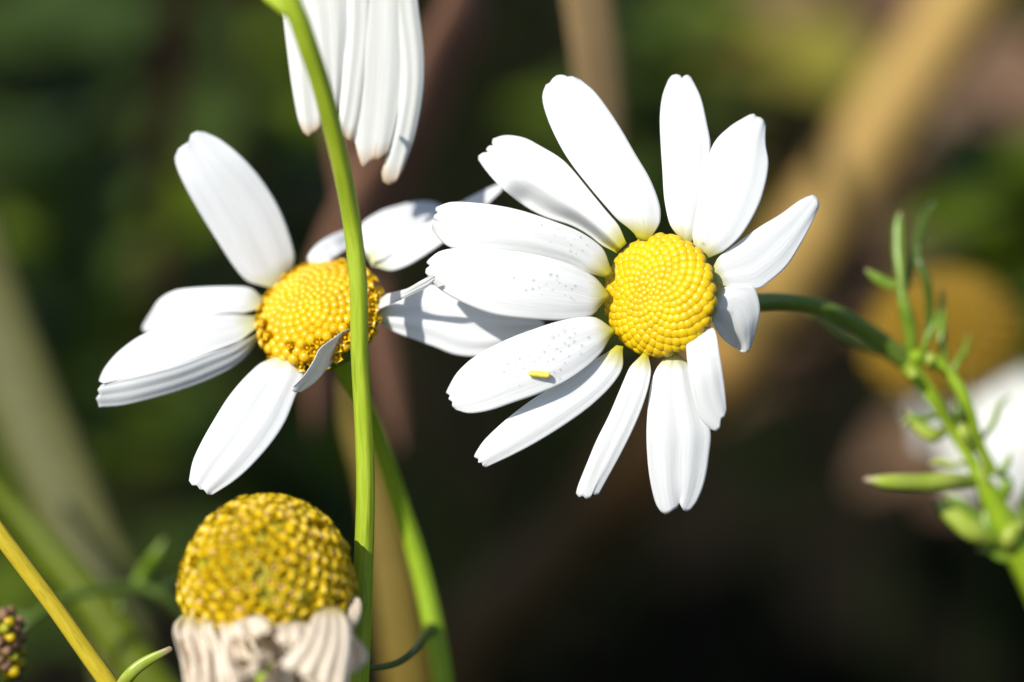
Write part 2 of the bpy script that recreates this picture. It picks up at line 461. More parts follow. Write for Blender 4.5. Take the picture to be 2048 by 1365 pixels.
PP('p2', [(1264,478),(1221,432),(1181,384),(1145,340),(1120,316),(1080,292),(1048,276),(1012,271),(986,278)],
   [(1222,516),(1190,480),(1145,452),(1090,434),(1046,410),(1003,376),(974,344),(957,320)],
   [(986,278),(984,287),(987,292),(978,292),(972,299),(976,305),(966,306),(957,312),(957,320)],
   [.20,.20,.24,.32,.46], cup=[.02,.03], prof=[(.52,.95,.20,0,.70)])
PP('p3', [(1233,543),(1221,521),(1201,493),(1161,465),(1113,445),(1048,423),(992,411),(936,405),(900,405),(872,415)],
   [(1206,562),(1180,552),(1141,530),(1080,514),(1020,503),(960,500),(910,498),(884,484),(865,460)],
   [(872,415),(871,422),(876,426),(868,431),(867,438),(872,442),(863,447),(865,460)],
   [.16,.06,.02,.08,.22], tilt=[0,.05,.08], cup=[.08,.09,.06])
PP('p4', [(1221,583),(1202,562),(1184,551),(1150,532),(1100,516),(1040,504),(976,497),(920,496),(880,503),(857,520)],
   [(1217,603),(1201,617),(1181,633),(1121,641),(1040,637),(980,627),(920,603),(880,579),(859,556)],
   [(857,520),(853,526),(860,532),(852,538),(851,546),(859,556)],
   [.16,.03,-.02,.04,.20], tilt=[0,.02], cup=[.08,.10,.06])
PP('p5', [(1231,656),(1201,638),(1169,634),(1121,642),(1064,660),(1008,682),(952,712),(916,744),(896,777)],
   [(1229,668),(1219,684),(1201,708),(1173,736),(1129,766),(1080,787),(1028,805),(980,821),(940,827),(912,820)],
   [(896,777),(892,786),(900,791),(897,799),(905,804),(904,812),(912,820)],
   [.12,.0,-.06,-.05,.02], tilt=[0,-.04], cup=[.06,.09,.06])
PP('p6', [(1226,690),(1185,724),(1137,757),(1080,789),(1020,833),(972,877),(952,905)],
   [(1253,694),(1247,732),(1225,769),(1185,809),(1137,845),(1080,881),(1028,909),(972,935)],
   [(952,905),(948,914),(957,919),(956,926),(964,926),(965,932),(972,935)],
   [.16,.12,.10,.10,.12], cup=[.03,.06,.05])
PP('p7', [(1281,706),(1261,732),(1241,777),(1217,833),(1193,881),(1173,929),(1157,969),(1152,987)],
   [(1301,706),(1303,728),(1299,765),(1285,813),(1265,861),(1241,909),(1217,953),(1197,989)],
   [(1152,987),(1158,995),(1166,992),(1172,998),(1180,996),(1185,988),(1190,991),(1197,989)],
   [.14,.06,.06,.10,.18], cup=[.03,.04])
PP('p8', [(1335,702),(1317,729),(1303,764),(1296,813),(1293,869),(1296,929),(1303,975),(1312,1008),(1322,1024)],
   [(1357,704),(1372,718),(1387,753),(1402,806),(1421,862),(1418,912),(1409,964),(1395,1000),(1381,1019)],
   [(1322,1024),(1330,1029),(1338,1026),(1344,1022),(1354,1016),(1359,1006),(1362,1013),(1368,1022),(1375,1023),(1381,1019)],
   [.14,.10,.12,.20,.30], cup=[.08,.10,.06], ridge=.008)
PP('p9', [(1392,652),(1374,684),(1375,725),(1381,771),(1391,813),(1404,841),(1423,860)],
   [(1412,643),(1430,662),(1439,708),(1447,757),(1451,792),(1453,820)],
   [(1423,860),(1432,863),(1440,856),(1442,838),(1449,834),(1453,820)],
   [.0,-.12,-.12,-.06,.02], cup=[.04,.05,.04], tilt=[-.04,-.05])
PP('p10', [(1426,581),(1456,573),(1486,571),(1509,577),(1520,618),(1512,660),(1502,692)],
   [(1420,636),(1430,655),(1440,671),(1451,683),(1463,692),(1473,698),(1482,703)],
   [(1502,692),(1497,702),(1490,706),(1482,703)],
   [.08,.08,.12,.20,.32], tilt=[.0,.0,.0], cup=[.02,.02], prof=[(.5,.95,.16,0,.95)])
PP('p11', [(1417,537),(1437,515),(1481,481),(1521,453),(1561,429),(1594,405),(1614,394)],
   [(1423,575),(1457,575),(1513,578),(1537,565),(1573,533),(1601,489),(1622,449),(1636,417)],
   [(1614,394),(1626,390),(1635,397),(1638,408),(1636,417)],
   [.08,.10,.17,.27,.40], cup=[.02,.05,.04])
PP('p12', [(1379,507),(1389,441),(1401,381),(1423,296),(1457,256),(1499,230)],
   [(1419,527),(1441,509),(1481,473),(1513,421),(1529,377),(1537,328),(1531,288),(1531,250)],
   [(1499,230),(1508,228),(1513,234),(1520,235),(1527,240),(1531,250)],
   [.08,.06,.14,.26,.42], cup=[.04,.06,.04])
PP('p13', [(1361,483),(1341,453),(1329,401),(1325,344),(1321,280),(1320,232),(1325,192),(1337,160)],
   [(1382,502),(1395,460),(1411,380),(1421,296),(1413,244),(1403,200),(1393,176),(1381,154)],
   [(1337,160),(1343,152),(1352,149),(1360,151),(1365,157),(1368,152),(1375,150),(1381,154)],
   [.16,.16,.22,.30,.40], cup=[.04,.06,.05])
for k, p in PA.items(): p.build(A, m_petal)
PA['p10'].seed
stem(A, [A_c - A_n * .25, at(1480, 606, .6), at(1560, 603, 1.1), at(1640, 615, 1.4), at(1730, 660, 1.75), n0], [.085, .08, .075, .075, .08, .085], m_stem3, 'flower_stalk')
stem(A, [n0, at(1868, 800, 2.03), at(1905, 860, 2.16), at(1950, 935, 2.16), at(2000, 1030, 2.29), at(2080, 1180, 2.56), at(2200, 1450, 3.51), foot],
     [.085, .062, .05, .065, .12, .16, .17, .17], m_stem2, 'main_stem', 80)
stem(A, [n0, at(1850, 712, 1.89), at(1895, 745, 1.89), at(1930, 800, 1.89), at(1955, 880, 2.03), at(1985, 945, 2.16)], [.06, .05, .05, .055, .05, .05], m_stem2, 'side_shoot')
for (pts, r, m, fl) in [
    ([(1806, 735, 2.03),(1770, 708, 2.16),(1725, 690, 2.29),(1680, 668, 2.56),(1640, 634, 2.84),(1615, 622, 2.97)], .042, m_stem3, .7),
    ([(1822, 722, 2.03),(1820, 660, 1.96),(1808, 610, 1.89),(1800, 560, 1.89)], .062, m_leaf, .8),
    ([(1806, 590, 1.89),(1798, 520, 1.96),(1796, 460, 2.03),(1800, 425, 2.03)], .050, m_leaf, .7),
    ([(1808, 575, 1.89),(1780, 570, 1.89),(1752, 555, 1.89),(1732, 540, 1.89)], .048, m_leaf, .7),
    ([(1812, 580, 2.03),(1824, 520, 2.16),(1838, 470, 2.29),(1848, 430, 2.43),(1866, 404, 2.56)], .044, m_leafblue, .6),
    ([(1846, 700, 2.03),(1858, 650, 2.03),(1858, 600, 1.96),(1852, 560, 1.89),(1838, 520, 1.89),(1836, 490, 2.03)], .040, m_leafblue, .5),
    ([(1890, 735, 2.03),(1884, 680, 2.03),(1884, 620, 2.16),(1884, 575, 2.29)], .040, m_leaf, .6),
    ([(1868, 738, 1.76),(1862, 722, 1.62),(1856, 706, 1.62)], .052, m_leaflime, .7),
    ([(1815, 740, 1.89),(1826, 748, 1.76),(1836, 752, 1.76)], .050, m_leaflime, .7),
    ([(1890, 865, 2.16),(1865, 870, 2.03),(1835, 850, 2.03),(1812, 822, 2.03)], .066, m_leaflime, .6),
    ([(1950, 962, 2.16),(1900, 962, 1.89),(1840, 966, 1.76),(1780, 964, 1.62),(1730, 960, 1.62)], .078, m_leaflime, .7),
    ([(1985, 1080, 2.29),(1945, 1062, 2.16),(1905, 1030, 2.16),(1870, 1000, 2.16)], .095, m_leaflime, .7),
    ([(1975, 1080, 2.56),(1950, 1040, 2.70),(1920, 1010, 2.70),(1890, 990, 2.70)], .070, m_leaf, .7),
    ([(1930, 860, 2.03),(1920, 830, 1.89),(1915, 800, 1.89)], .075, m_leafblue, .7),
    ([(1950, 900, 2.03),(1930, 870, 1.89),(1922, 845, 1.89)], .066, m_leaflime, .6),
    ([(1990, 945, 2.16),(2005, 940, 2.03),(2015, 925, 2.03),(2022, 905, 2.03)], .034, m_leaf, .7),
    ([(1995, 1010, 2.29),(2012, 980, 2.16),(2010, 960, 2.16),(1995, 950, 2.16)], .060, m_leaf, .7),
    ([(2030, 1110, 2.43),(2020, 1080, 2.16),(2030, 1060, 2.16),(2050, 1050, 2.16)], .09, m_leaflime, .7),
    ([(1840, 735, 1.9), (1850, 690, 1.8), (1868, 650, 1.8), (1876, 618, 1.9)], .030, m_leaf, .6),
    ([(1900, 770, 2.0), (1912, 730, 2.0), (1930, 700, 2.1), (1938, 668, 2.2)], .030, m_leaf, .6),
    ([(1880, 830, 2.1), (1850, 838, 2.0), (1822, 836, 2.0), (1800, 850, 2.0)], .028, m_leaf, .6),
    ([(1955, 890, 2.1), (1985, 850, 2.2), (1998, 815, 2.3), (2022, 790, 2.4)], .030, m_leaf, .6),
    ([(1940, 925, 2.1), (1905, 930, 2.0), (1880, 922, 2.0), (1858, 930, 2.0)], .028, m_leaflime, .6),
    ([(2000, 1020, 2.3), (1990, 985, 2.2), (1968, 960, 2.1), (1962, 930, 2.1)], .034, m_leaflime, .6),
    ([(2040, 1120, 2.4), (2005, 1115, 2.4), (1975, 1098, 2.4), (1955, 1102, 2.4)], .040, m_leaf, .6),
    ([(2035, 1090, 2.4), (2048, 1040, 2.4), (2046, 1000, 2.4), (2060, 960, 2.4)], .045, m_leaf, .6),
    ([(2020, 1100, 2.43),(1985, 1070, 2.29),(1975, 1040, 2.29),(1978, 1010, 2.29)], .080, m_leaf, .7)]:
    leaf(A, [at(*p) for p in pts], r, m, fl)

# ================================================================== 2. the daisy on the left
B_n = camdir(-.28, .62, .74); B_c = at(640, 634, .80)
footB = ground_below(at(960, 2100, 2.0))
B = thing('daisy', 'half side-on white daisy with spread petals behind the tall green stem', 'daisy', footB, 'daisies in focus')
disc(B, B_c, B_n, .535, .27, 235, m_floret_left, pw=1.0, grade=.28, fat=.72, tall=.64, jit=.14, opened=.45)
calyx(B, B_c - B_n * .02, B_n, .50, .34, .10)
PB = []
def PQ(*a, **k): PB.append(Petal(*a, seed=20 + len(PB), **k)); PB[-1].build(B, m_petal_left)
PQ([(530,587),(494,563),(467,532),(432,478),(396,420),(364,361),(350,321),(357,298)],
   [(590,556),(592,527),(580,474),(557,415),(521,357),(481,312),(441,280),(409,265)],
   [(357,298),(368,290),(378,284),(380,276),(382,269),(394,263),(409,265)],
   [1.12,1.0,.90,.82,.80], cup=[.04,.05,.05], tilt=[.1,.06,.05])
PQ([(535,590),(494,575),(450,573),(396,575),(351,581),(319,599),(301,626),(286,651)],
   [(514,628),(459,626),(405,634),(360,647),(324,660),(290,666)],
   [(286,651),(284,658),(290,666)], [.98,.90,.88,1.0,1.3], cup=[.02,.04], tilt=[-.12,-.15,-.1])
PQ([(514,622),(450,627),(391,635),(337,651),(283,671),(238,703),(211,734),(199,757)],
   [(514,668),(478,684),(423,705),(360,730),(300,747),(250,757),(207,767)],
   [(199,757),(198,763),(207,767)], [.90,.72,.58,.50,.48], cup=[.02,.03], tilt=[-.12,-.2,-.16], ridge=.004)
PQ([(514,662),(470,690),(420,707),(360,730),(300,746),(240,760),(203,770)],
   [(518,682),(503,703),(467,734),(414,761),(360,781),(306,797),(247,811),(198,815)],
   [(203,770),(195,780),(199,788),(192,797),(196,806),(198,815)], [.84,.62,.50,.46,.48], cup=[.03,.04], tilt=[.05,.14,.12], ridge=.004)
PQ([(548,704),(500,745),(460,790),(425,845),(400,890),(385,925),(378,962)],
   [(612,706),(612,735),(592,790),(570,845),(540,890),(500,935),(465,965),(425,990)],
   [(378,962),(384,971),(394,971),(399,979),(408,980),(414,989),(425,990)], [.58,.36,.20,.12,.12], cup=[.08,.08,.05], ridge=.007)
PQ([(700,652),(668,676),(640,697),(627,722),(610,748),(588,772)],
   [(712,668),(692,692),(674,714),(655,737),(630,765),(602,784)],
   [(588,772),(582,779),(588,785),(602,784)], [.50,.36,.26,.22,.22], cup=[.03,.04], tilt=[.2,.25,.15], wav=.03)
PQ([(762,592),(790,584),(815,577),(841,562),(866,549)],
   [(738,630),(762,617),(794,604),(824,590),(853,576),(868,562)],
   [(866,549),(870,554),(868,562)], [.66,.48,.30,.14,.0], cup=[.02,.02], tilt=[.05,.1,.05])
PQ([(744,630),(780,602),(830,576),(880,572),(950,606),(1010,622),(1060,632),(1088,645)],
   [(746,644),(783,662),(824,678),(868,694),(915,711),(970,712),(1030,695),(1075,670)],
   [(1088,645),(1090,656),(1075,670)], [.72,.66,.62,.62,.70], cup=[.06,.08,.05], tilt=[.0,.0], ridge=.009)
PQ([(735,515),(742,490),(790,470),(830,455),(865,440),(920,406),(960,385),(1003,366)],
   [(748,540),(777,543),(812,533),(853,509),(900,475),(950,432),(1003,382)],
   [(1003,366),(1007,372),(1003,382)], [1.0,.98,1.0,1.08,1.2], cup=[.03,.04], tilt=[-.05,-.1])
PQ([(738,525),(714,486),(722,450),(759,424),(794,412),(830,404),(865,405),(890,416)],
   [(748,530),(772,515),(812,494),(850,474),(880,452),(893,432)],
   [(890,416),(896,424),(893,432)], [1.06,1.10,1.2,1.34,1.5], cup=[.03,.05], tilt=[-.25,-.3,-.2])
PQ([(612,534),(617,510),(642,483),(686,462),(730,452)], [(650,540),(662,520),(688,503),(712,492),(735,480)],
   [(730,452),(738,465),(735,480)], [1.04,1.08,1.2,1.36,1.5], cup=[.02,.03], tilt=[-.1], wav=.04)
stem(B, [B_c - B_n * .36, at(715, 785, 1.3), at(752, 865, 1.6), at(800, 1010, 1.9), at(838, 1130, 2.0), at(866, 1250, 2.0), at(885, 1365, 2.0), at(905, 1560, 2.1), footB],
     [.12, .09, .078, .084, .09, .096, .10, .11, .14], m_stem2, 'flower_stalk', 90)
leaf(B, [at(866, 1256, 1.95), at(850, 1272, 1.5), at(826, 1304, .8), at(790, 1328, .65), at(742, 1336, .5), at(700, 1330, .45)], .034, m_leafblue, .7, (1.8, 1.4, 1, .9, .7, .4))

# ================================================================== 3. the drooping daisy on the tall stem
footD = ground_below(at(690, 2300, .3))
D = thing('daisy', 'drooping white daisy hanging at the top, on the tall green stem', 'daisy', footD, 'daisies in focus')
D_c = at(705, -190, .95); D_n = camdir(.02, -.95, .3)
stem(D, [D_c - D_n * .3, at(690, -330, .5), at(640, -340, -.4), at(590, -190, -1.15), at(572, -40, -1.25), at(605, 60, -1.15), at(645, 180, -.85), at(682, 330, -.45), at(704, 450, -.15), at(717, 580, -.08), at(719, 700, .0), at(728, 860, .1), at(731, 985, .15),
     at(727, 1130, .2), at(722, 1260, .2), at(715, 1400, .25), at(705, 1700, .3), footD],
     [.09, .08, .075, .078, .08, .082, .078, .076, .076, .075, .074, .078, .078, .082, .085, .09, .095, .11], m_stem, 'stem', 170, .05)
disc(D, D_c, D_n, .48, .22, 150, m_floret_left)
calyx(D, D_c - D_n * .02, D_n, .45, .26, .08)
leaf(D, [at(578, 18, -1.22), at(556, 6, -1.2), at(535, -6, -1.15), at(515, -25, -1.1)], .06, m_stem, .7, (1.3, 1, .7, .3), 'bract')
PD = [
 ([(640,-140),(560,-60),(566,30),(575,110),(583,170),(595,235),(606,266)], [(680,-130),(655,-60),(660,30),(664,100),(660,170),(655,225),(648,252)],
  [(606,266),(618,274),(626,268),(634,262),(648,252)], [.7,.72,.70,.66,.66]),
 ([(680,-140),(600,-60),(615,30),(635,120),(645,180),(652,216)], [(715,-130),(702,-60),(698,40),(690,120),(684,180),(677,228)],
  [(652,216),(664,230),(677,228)], [.7,.66,.62,.60,.62]),
 ([(690,-130),(690,-60),(694,0),(690,88),(680,205),(673,250),(678,270)], [(730,-140),(745,-60),(748,50),(735,160),(722,240),(708,285)],
  [(678,270),(688,277),(699,281),(708,285)], [.7,.68,.66,.62,.60]),
 ([(700,-130),(716,-60),(712,40),(702,150),(700,230),(716,312)], [(760,-130),(800,-60),(808,60),(806,160),(794,240),(776,308)],
  [(716,312),(723,332),(730,336),(738,326),(748,318),(760,320),(776,308)], [.8,.72,.68,.66,.64]),
 ([(740,-130),(770,-60),(790,60),(800,160),(790,250),(772,316),(763,346)], [(770,-130),(822,-60),(840,40),(848,120),(845,190),(830,270),(806,340)],
  [(763,346),(766,364),(778,371),(792,364),(806,340)], [.8,.76,.72,.70,.72])]
for k, (l, r, t, d) in enumerate(PD): Petal(l, r, t, d, tilt=[.04, .05, .04], cup=[.05, .07, .06], ridge=.005, nr=2.0, seed=40 + k).build(D, m_petal_droop)

# ================================================================== 4. the spent flower head
E_n = camdir(-.03, .93, .36); E_c = at(536, 1194, -.42)
footE = ground_below(at(560, 2300, .2))
E = thing('spent_daisy', 'spent domed yellow flower head with withered cream petals hanging below it', 'flower head', footE)
mb = MB(); dome_core(mb, E_c, E_n, .705, .84, .95, 1, .92)
pts, sp_ = dome_pts(330, .705, .84, .95, .15); x, y = frame(E_n)
for (r, z, a, nr, nz, s) in pts:
    rad = x * math.cos(a) + y * math.sin(a); p = E_c + rad * r + E_n * z
    q = (rad * nr + E_n * nz + Vector([rnd.uniform(-.18, .18) for _ in range(3)])).normalized()
    k = sp_ * s * rnd.uniform(.85, 1.1)
    if rnd.random() < .07: continue
    star(mb, p - q * k * .25, q, k * rnd.uniform(.52, .66), k * rnd.uniform(.55, .85), 0, 2, rnd.random() < .36)
E_disc = mb.build('disc', [m_floret_old, m_core, m_anther], E)
for (px, py, r) in [(438,1042,11),(450,1034,9),(447,1047,8),(472,1024,9),(482,1019,10),(490,1016,8),(550,1010,7),(556,1009,5),(394,1096,7),(390,1104,6),(660,1108,7),(668,1115,6)]:
    mb = MB(); bud(mb, at(px, py, -.62 + rnd.uniform(-.05, .3)), E_n, r * PX, r * PX * 1.3)
    mb.build('dried_floret', m_brown, E_disc)
def WE(L, R, T, d, **k):
    dy = rnd.uniform(-8, 45)
    L, R, T = [[(a, b + dy if b >= 1400 else b) for a, b in q] for q in (L, R, T)]
    k.setdefault('ridge', .03); k.setdefault('wav', .08)
    d = [v + .06 - .50 * i / (len(d) - 1) for i, v in enumerate(d)]
    Petal(L, R, T, d, seed=rnd.randint(50, 90), **k).build(E, m_petal_old, 'withered_petal')
for (a0, a1, a2, a3, wd, dd, nr_) in [(372, 362, 376, 392, 30, -.72, 1), (396, 390, 404, 424, 34, -.92, 1.5), (424, 424, 440, 452, 26, -1.02, 1), (448, 456, 462, 482, 30, -1.08, 1.5), (410, 408, 414, 416, 22, -1.0, 1), (384, 372, 392, 408, 18, -.9, 1)]:
    h = wd / 2
    WE([(a0 - h, 1226), (a1 - h, 1264), (a2 - h, 1316), (a3 - h, 1420)], [(a0 + h, 1238), (a1 + h * 1.2, 1272), (a2 + h * 1.3, 1320), (a3 + h, 1420)], [(a3 - h, 1420), (a3 + h, 1420)],
       [dd, dd - .10 - rnd.uniform(0, .1), dd - .14 - rnd.uniform(0, .12), dd - .05], cup=[.10, .22 * rnd.choice((-1, 1)), .2], tilt=[0, rnd.uniform(-.12, .12), rnd.uniform(-.2, .2)], nr=nr_, ridge=.008, wav=.10)
WE([(452,1236),(450,1300),(456,1420)], [(575,1240),(585,1300),(590,1420)], [(456,1420),(590,1420)], [-1.05,-1.0,-.7], cup=[.06], ridge=.006, wav=.2)
WE([(470,1240),(461,1256),(464,1272),(478,1284)], [(505,1228),(530,1238),(538,1258),(528,1276)], [(478,1284),(500,1276),(528,1276)], [-1.12,-1.32,-1.3,-1.14], cup=[.10,.12], ridge=.03, wav=.14)
WE([(480,1276),(474,1296),(484,1316),(510,1322),(536,1312)], [(498,1280),(492,1296),(500,1306),(514,1308),(528,1300)], [(536,1312),(528,1300)], [-1.15,-1.2,-1.26,-1.3,-1.2], cup=[.05], wav=.1)
WE([(536,1270),(546,1296),(540,1326),(516,1348),(480,1362)], [(520,1272),(528,1294),(520,1312),(504,1328),(478,1340)], [(480,1362),(478,1340)], [-1.1,-1.22,-1.3,-1.25,-1.1], cup=[.06], wav=.12)
WE([(545,1290),(540,1310),(528,1350),(510,1420)], [(560,1290),(562,1310),(556,1350),(545,1420)], [(510,1420),(545,1420)], [-1.1,-1.15,-1.2,-1.1], cup=[.08], wav=.1)
WE([(548,1246),(538,1262),(552,1278),(572,1300)], [(612,1240),(622,1262),(608,1286),(592,1304)], [(572,1300),(580,1306),(592,1304)], [-1.1,-1.34,-1.28,-1.12], cup=[.14,.16], ridge=.05, wav=.06)
WE([(632,1216),(618,1252),(600,1286),(578,1310),(560,1328)], [(690,1214),(702,1258),(704,1302),(698,1340),(690,1400)], [(560,1328),(575,1340),(598,1346),(612,1356),(636,1362),(650,1374),(672,1384),(690,1400)],
   [-1.0,-1.3,-1.42,-1.40,-1.3], cup=[.12,.14,.1], nr=4, ridge=.05, wav=.02)
WE([(700,1262),(718,1280),(734,1304),(733,1322),(712,1342)], [(690,1280),(692,1300),(696,1320),(697,1335),(694,1350)], [(712,1342),(694,1350)], [-.9,-.95,-1.0,-1.0,-.95], cup=[.05], wav=.04)
WE([(704,1188),(718,1198),(721,1220),(714,1244),(702,1262)], [(688,1200),(696,1212),(698,1226),(696,1244),(690,1262)], [(702,1262),(690,1262)], [-.62,-.62,-.66,-.72,-.8], cup=[.04], wav=.02)
WE([(590,1340),(600,1370),(605,1420)], [(690,1350),(690,1380),(690,1430)], [(605,1420),(690,1430)], [-1.0,-1.0,-.95], cup=[.1])
WE([(470,1290),(462,1330),(470,1420)], [(590,1290),(600,1330),(600,1420)], [(470,1420),(600,1420)], [-.85,-.85,-.8], cup=[.1])
leaf(E, [at(545, 1290, -.95), at(530, 1335, -1.22), at(520, 1375, -1.2), at(512, 1430, -1.1)], .06, m_leaflime, .6, name='bract')
calyx(E, E_c - E_n * .1, E_n, .66, .4, .1)
stem(E, [E_c - E_n * .45, at(550, 1420, -.4), at(555, 1700, -.2), footE], [.11, .1, .1, .12], m_stem2)

# ================================================================== 5. small things lying on the flowers
p5 = PA['p5']
def on(p, px, py):
    best = None
    for i in range(1, 60):
        for j in range(1, 30):
            q = p.p(i / 60, j / 30); v = q - CAM; z = v.dot(FW)
            X = (v.dot(RT) / z * LENS / 36 + .5) * 2048; Y = (.5 - v.dot(UP) / z * LENS / 36 * 2048 / 1365) * 1365
            e = (X - px) ** 2 + (Y - py) ** 2
            if best is None or e < best[0]: best = (e, q, i / 60, j / 30)
    return best[1], p.normal(best[2], best[3])
q, nn = on(p5, 1075, 750)
mb = MB(); a = q + nn * .035 + camdir(-1, .08, .05) * .075; b = q + nn * .035 + camdir(1, -.12, .05) * .085
tube(mb, [a, a.lerp(b, .4), b], [.024, .029, .028], 10, 10)
tag(mb.build('fallen_floret', noisy('fallen_floret_yellow', [(.3, (.62, .48, .05, 1)), (.7, (.80, .66, .12, 1))], 20, .5, .3), origin=q), 'tiny yellow tube-shaped floret lying on a dewy white petal of the right daisy', 'floret')
dm = None
def drop(q, n, r, label, group):
    global dm
    if dm is None:
        bm = bmesh.new(); bmesh.ops.create_uvsphere(bm, u_segments=14, v_segments=9, radius=1)
        dm = bpy.data.meshes.new('dew_drop'); bm.to_mesh(dm); bm.free(); dm.materials.append(m_dew)
        for p in dm.polygons: p.use_smooth = True
    o = bpy.data.objects.new('dew_drop', dm); C.objects.link(o)
    o.location = q + n * (.007 + r * .35); o.scale = (r, r, r * .72)
    o.rotation_euler = n.to_track_quat('Z', 'Y').to_euler(); tag(o, label, 'dew drop', group)
spots = {
 'p5': ('tiny clear dew drop on the petal that carries the yellow floret', 'dew drops on the petal with the yellow floret',
   [(1131,664,9),(1143,658,7),(1120,670,7),(1106,674,7),(1136,676,6),(1152,668,6),(1175,676,6),(1150,684,5),(1163,692,5),(1128,686,5),(1140,692,4),(1098,692,4),(1112,698,5),(1090,702,4),(1124,704,5),(1108,716,6),(1096,722,5),(1082,716,4),
    (1060,712,4),(1070,722,4),(1050,722,4),(1040,716,4),(1058,734,4),(1044,738,4),(1030,730,4),(1014,728,5),(1010,744,6),(1024,748,4),(1036,756,4),(1004,756,4),(1120,738,5),(1128,728,4),(1140,714,4),(1110,746,5),(1118,758,4),(1040,770,4),(1016,768,4),(1148,700,4),(1160,708,4),(1000,736,3)]),
 'p4': ('tiny clear dew drop on the white petal holding a slanting shadow', 'dew drops on the petal with the slanting shadow',
   [(1098,549,8),(1112,551,5),(1149,573,6),(1144,580,5),(1132,572,4),(1120,566,4),(1110,562,4),(1102,578,5),(1090,570,4),(1078,574,4),(1064,580,5),(1050,582,5),(1070,560,4),(1130,590,4),(1142,596,5),(1146,602,4),(1034,562,4),(1028,556,4),(1044,570,3),(1086,590,4)]),
 'p3': ('tiny clear dew drop on the white petal above the slanting shadow', 'dew drops on the petal above the slanting shadow',
   [(1160,474,5),(1163,500,5),(1150,480,4),(1140,488,4),(1130,476,4),(1118,462,4),(1108,470,4),(1174,492,4),(1080,450,4),(1060,448,3),(1152,506,4),(1138,500,4),(1100,484,4)]),
 'p12': ('single bright dew drop near the base of the upper right petal', 'dew drop on the upper right petal', [(1406,487,6)])}
for key, (lab, gr, L) in spots.items():
    for (px, py, d) in L:
        q, nn = on(PA[key], px, py); drop(q, nn, d * .5 * PX * rnd.choice((.75, .9, 1.0, 1.1, 1.35)), lab, gr)

# ================================================================== 6. stems and leaves around them
def grow(name, label, cat_, pts, rad, mat, part='stem', rib=.04, flat=1, nseg=50, group=None):
    """a single stem or stalk as one top-level mesh standing on the ground"""
    P = [p if isinstance(p, Vector) else at(*p) for p in pts]
    mb = MB(); tube(mb, P, rad, nseg, 20, rib, 6, flat, 0, FW)
    return tag(mb.build(name, mat, origin=ground_below(P[-1])), label, cat_, group)
def toground(px, py, d): return ground_below(at(px, py, d))
grow('yellow_stem', 'slender yellow stem slanting across the lower left corner', 'stem',
     [(-120, 900, .2), (-40, 1010, .2), (0, 1068, .2), (110, 1215, .3), (230, 1385, .4), (330, 1540, .6), toground(500, 2300, 1)], [.06, .072, .075, .075, .08, .08, .09], m_stemy)
K = thing('mayweed_sprig', 'thin arching dark green leaf with side lobes, beside the domed flower head', 'leaf', toground(420, 2300, 2))
mr = stem(K, [at(40, 1258, 3.0), at(110, 1206, 3.2), at(190, 1180, 3.4), at(270, 1175, 3.6), at(330, 1196, 3.6), at(380, 1250, 3.8), at(410, 1420, 4.0), toground(420, 2300, 2)], [.03, .045, .052, .055, .05, .05, .06, .06], m_leafblue, 'midrib', 40, 0)
leaf(mr, [at(268, 1180, 3.6), at(285, 1145, 3.6), at(310, 1110, 3.4), at(328, 1080, 3.4)], .05, m_leaf, name='leaflet')
leaf(mr, [at(320, 1184, 3.6), at(345, 1170, 3.8), at(380, 1150, 4.0)], .04, m_leafblue, name='leaflet')
leaf(mr, [at(236, 1176, 3.6), at(240, 1210, 3.4), at(235, 1240, 3.4)], .035, m_leafblue, name='leaflet')
leaf(mr, [at(70, 1232, 3.2), at(45, 1236, 3.2), at(15, 1218, 3.2)], .04, m_leafblue, name='leaflet')
K = thing('mayweed_sprig', 'short curved pale green leaf with a brown tip at the bottom', 'leaf', toground(240, 2300, .4))
leaf(K, [at(225, 1460, .3), at(240, 1385, .2), at(258, 1352, .1), at(290, 1325, .1), at(342, 1298, .1)], .055, m_leaflime, .6, (.9, 1, 1, .9, .5))
stem(K, [at(225, 1460, .3), at(225, 1700, .3), toground(240, 2300, .4)], [.06, .07, .08], m_stem2)
# dried head at the left border
n_h = camdir(.2, .9, .3); c_h = at(-4, 1300, 1.2)
H = thing('dried_flower_head', 'shrivelled brown and yellow flower head cut by the left border', 'flower head', toground(-30, 2300, .6))
mb = MB(); dome_core(mb, c_h - n_h * .2, n_h, .19, .55, .8, 1, .95)
pts, sp_ = dome_pts(70, .2, .56, .8, .1); x, y = frame(n_h)
for (r, z, a, nr, nz, s) in pts:
    rad = x * math.cos(a) + y * math.sin(a); p = c_h - n_h * .2 + rad * r + n_h * z; q = (rad * nr + n_h * nz).normalized()
    bud(mb, p, q, sp_ * rnd.uniform(.4, .7), sp_ * rnd.uniform(.3, 1.0), rnd.choice((0, 0, 1, 2)), 7, 4)
mb.build('disc', [m_brown, m_core, m_floret_old], H)
stem(H, [c_h - n_h * .2, at(-10, 1420, .5), toground(-30, 2300, .6)], [.09, .07, .08], m_stem3)

